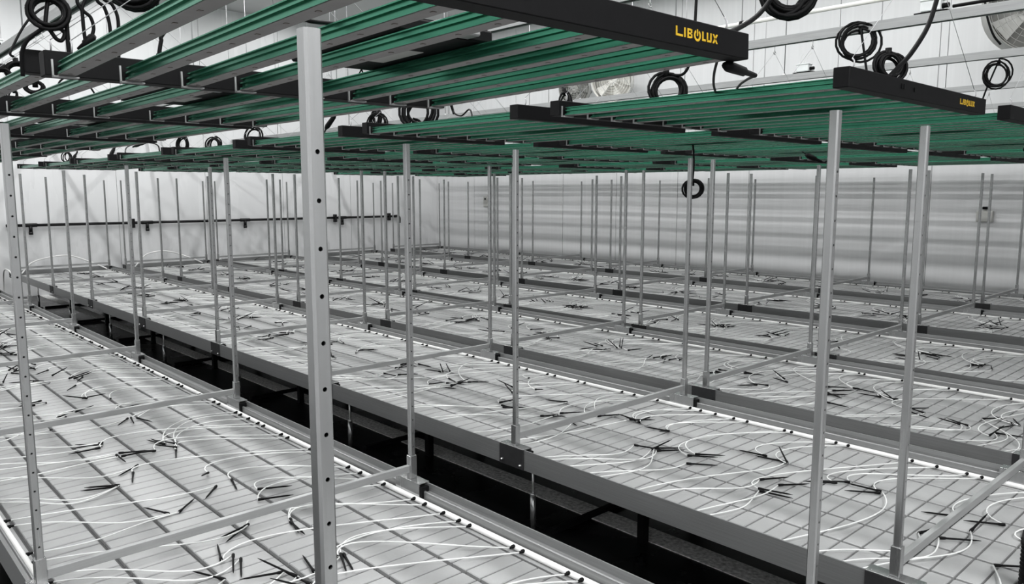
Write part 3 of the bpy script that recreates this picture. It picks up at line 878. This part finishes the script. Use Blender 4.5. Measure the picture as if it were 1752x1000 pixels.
# fans
def fan(label, loc, nrm, dia, m1):
    t = thing('circulation_fan', label, 'fan', loc, 'round circulation fans')
    q = Vector(nrm).normalized().to_track_quat('Z', 'Y')
    t.rotation_mode = 'QUATERNION'
    t.rotation_quaternion = q
    r = dia / 2
    sh = MB()
    n = 40
    prof = [(r * 1.0, -0.10), (r * 1.02, 0.10), (r * 1.05, 0.115), (r * 1.05, 0.10), (r * 1.03, -0.105)]
    vs, fs = [], []
    for i in range(n):
        a = 2 * math.pi * i / n
        vs += [(p * math.cos(a), p * math.sin(a), z) for p, z in prof]
    for i in range(n):
        for k in range(5):
            fs.append((i * 5 + k, ((i + 1) % n) * 5 + k, ((i + 1) % n) * 5 + (k + 1) % 5, i * 5 + (k + 1) % 5))
    sh.add(vs, fs, 0, True)
    put('shroud', sh.mesh('shroud', m1), t)
    put('back_disc', MB().cyl((0, 0, -0.104), (0, 0, -0.099), r * 0.995, 40).mesh('back_disc', m1), t)
    put('motor', MB().tube([(0, 0, -0.09), (0, 0, 0.03), (0, 0, 0.05)], 0, 20, radii=[r * 0.25, r * 0.25, r * 0.15]).mesh('motor', m1), t)
    bl = MB()
    for b in range(5):
        a0 = 2 * math.pi * b / 5
        vv = []
        for s in range(5):
            rr = r * (0.24 + 0.68 * s / 4)
            for e, zz in ((-0.28, -0.03), (0.28, 0.03)):
                vv.append((rr * math.cos(a0 + e), rr * math.sin(a0 + e), zz))
                vv.append((rr * math.cos(a0 + e), rr * math.sin(a0 + e), zz + 0.006))
        ff = []
        for s in range(4):
            i = s * 4
            ff += [(i, i + 2, i + 6, i + 4), (i + 1, i + 5, i + 7, i + 3), (i, i + 4, i + 5, i + 1), (i + 2, i + 3, i + 7, i + 6)]
        ff += [(0, 1, 3, 2), (16, 18, 19, 17)]
        b_ = MB()
        b_.add(vv, ff)
        put('fan_blade', b_.mesh('fan_blade', m1), t)
    g = MB()
    for k in range(1, 9):
        rr = r * k / 8
        g.tube([(rr * math.cos(2 * math.pi * i / 36), rr * math.sin(2 * math.pi * i / 36), 0.11) for i in range(37)], 0.0025, 4)
    for k in range(12):
        a = 2 * math.pi * k / 12
        g.cyl((0, 0, 0.108), (r * math.cos(a), r * math.sin(a), 0.108), 0.0025, 4)
    put('guard_grille', g.mesh('guard_grille', m1), t)
    wp = q.inverted() @ (Vector((loc[0], YR + 0.002, loc[2])) - Vector(loc))
    put('wall_bracket', MB().tube([(0, 0, -0.10), wp], 0.025, 8).mesh('wall_bracket', m1), t)
    put('wall_bracket', MB().tube([(0, 0, -0.10), q.inverted() @ (Vector((loc[0], YR + 0.002, loc[2] + 0.25)) - Vector(loc))], 0.018, 8).mesh('wall_bracket', m1), t)
    return t


fan('white round fan on the panel wall, showing between the two light rows', (-5.45, 7.2, 2.66), (0.45, -0.85, -0.05), 0.58, M['fanw'])
fan('smaller grey fan beside the white round fan', (-6.25, 7.25, 2.62), (0.5, -0.8, -0.05), 0.46, M['fan'])
fan('big grey fan cut off by the upper right edge', (-0.02, 6.9, 2.78), (0.55, -0.8, 0.0), 0.86, M['fan'])

# ------------------------------------------------------------------ wall fittings
pp = thing('wall_pipe', 'black pipe with tee pieces along the white film wall', 'pipe', (XL + 0.06, 0, 0.575))
put('pipe', MB().cyl((0, 0.23, 0), (0, 6.60, 0), 0.020, 12).mesh('pipe', M['pvc']), pp)
put('elbow', MB().tube(smooth_path([(0, 6.55, 0), (0, 6.62, 0), (0, 6.66, -0.03), (0, 6.66, -0.13)], 6), 0.026, 12).mesh('elbow', M['pvc']), pp)
for yy in (0.52, 2.06, 3.60, 5.42):
    tee = MB().cyl((0, yy - 0.08, 0), (0, yy + 0.08, 0), 0.027, 12).cyl((0, yy, 0), (0, yy, -0.10), 0.024, 12).cyl((0, yy, -0.09), (0, yy, -0.13), 0.028, 12)
    put('tee_piece', tee.mesh('tee_piece', M['pvc']), pp)
for yy in (0.34, 1.86, 5.28, 6.43):
    cl = MB().box(-0.045, 0.03, yy - 0.02, yy + 0.02, -0.075, 0.06, ch=0.004)
    put('pipe_clamp', cl.mesh('pipe_clamp', M['pvc']), pp)
sw = thing('wall_switch', 'small pale wall switch left on the panel wall', 'switch', (-8.81, YR - 0.001, 0.86))
put('switch_plate', MB().box(-0.055, 0.055, -0.02, 0, -0.10, 0.09, ch=0.004).mesh('switch_plate', M['fan']), sw)
put('switch_button', MB().box(-0.02, 0.02, -0.028, -0.02, 0.03, 0.06, ch=0.002).mesh('switch_button', M['cable']), sw)
so = thing('wall_socket', 'small wall socket box with dark knob between two right hand posts', 'socket', (-0.52, YR - 0.001, 0.80))
put('socket_box', MB().box(-0.08, 0.08, -0.05, 0, -0.09, 0.03, ch=0.006).mesh('socket_box', M['fan']), so)
put('socket_knob', MB().box(-0.022, 0.022, -0.06, -0.02, 0.045, 0.075, ch=0.003).mesh('socket_knob', M['cable']), so)
put('knob_stem', MB().box(-0.01, 0.01, -0.045, -0.02, 0.028, 0.048).mesh('knob_stem', M['fan']), so)

# loose white supply hoses arched at the film wall ends of the benches
for lab, pts in (('white supply hose arched over the film wall end of the second bench', [(-9.6, 0.25, -0.03), (-9.85, 0.45, 0.10), (-9.9, 0.85, 0.16), (-9.85, 1.15, 0.05), (-9.6, 1.28, -0.03)]),
                 ('white supply hose arched over the film wall end of the third bench', [(-9.6, 1.65, -0.03), (-9.85, 1.9, 0.12), (-9.9, 2.2, 0.15), (-9.85, 2.5, 0.05), (-9.6, 2.62, -0.03)]),
                 ('white supply hose dropping from the film wall end of the second bench to the floor', [(-9.3, 0.11, -0.05), (-9.5, 0.09, 0.03), (-9.8, 0.09, 0.0), (-9.95, 0.1, -0.2), (-9.98, 0.1, ZF + 0.012)])):
    t = thing('supply_hose', lab, 'hose', pts[0], 'white supply hoses at the film wall')
    o = Vector(pts[0])
    put('hose', MB().tube(smooth_path([Vector(p) - o for p in pts], 8), 0.009, 8).mesh('hose', M['hose']), t)

# black ribbed sleeve standing on the tray at the very right edge of the picture
rt = thing('ribbed_sleeve', 'black ribbed sleeve on the second bench tray at the right edge', 'sleeve', (1.722, 0.470, TRAYZ))
pts, rad = [], []
for k in range(45):
    pts.append((0, 0, 0.0005 + 0.128 * k / 44))
    rad.append(0.030 if k % 4 < 2 else 0.0265)
put('ribbed_wall', MB().tube(pts, 0, 20, radii=rad).mesh('ribbed_wall', M['cable']), rt)
put('rim', MB().tube([(0, 0, 0.128), (0, 0, 0.136)], 0.0315, 20).mesh('rim', M['cable']), rt)
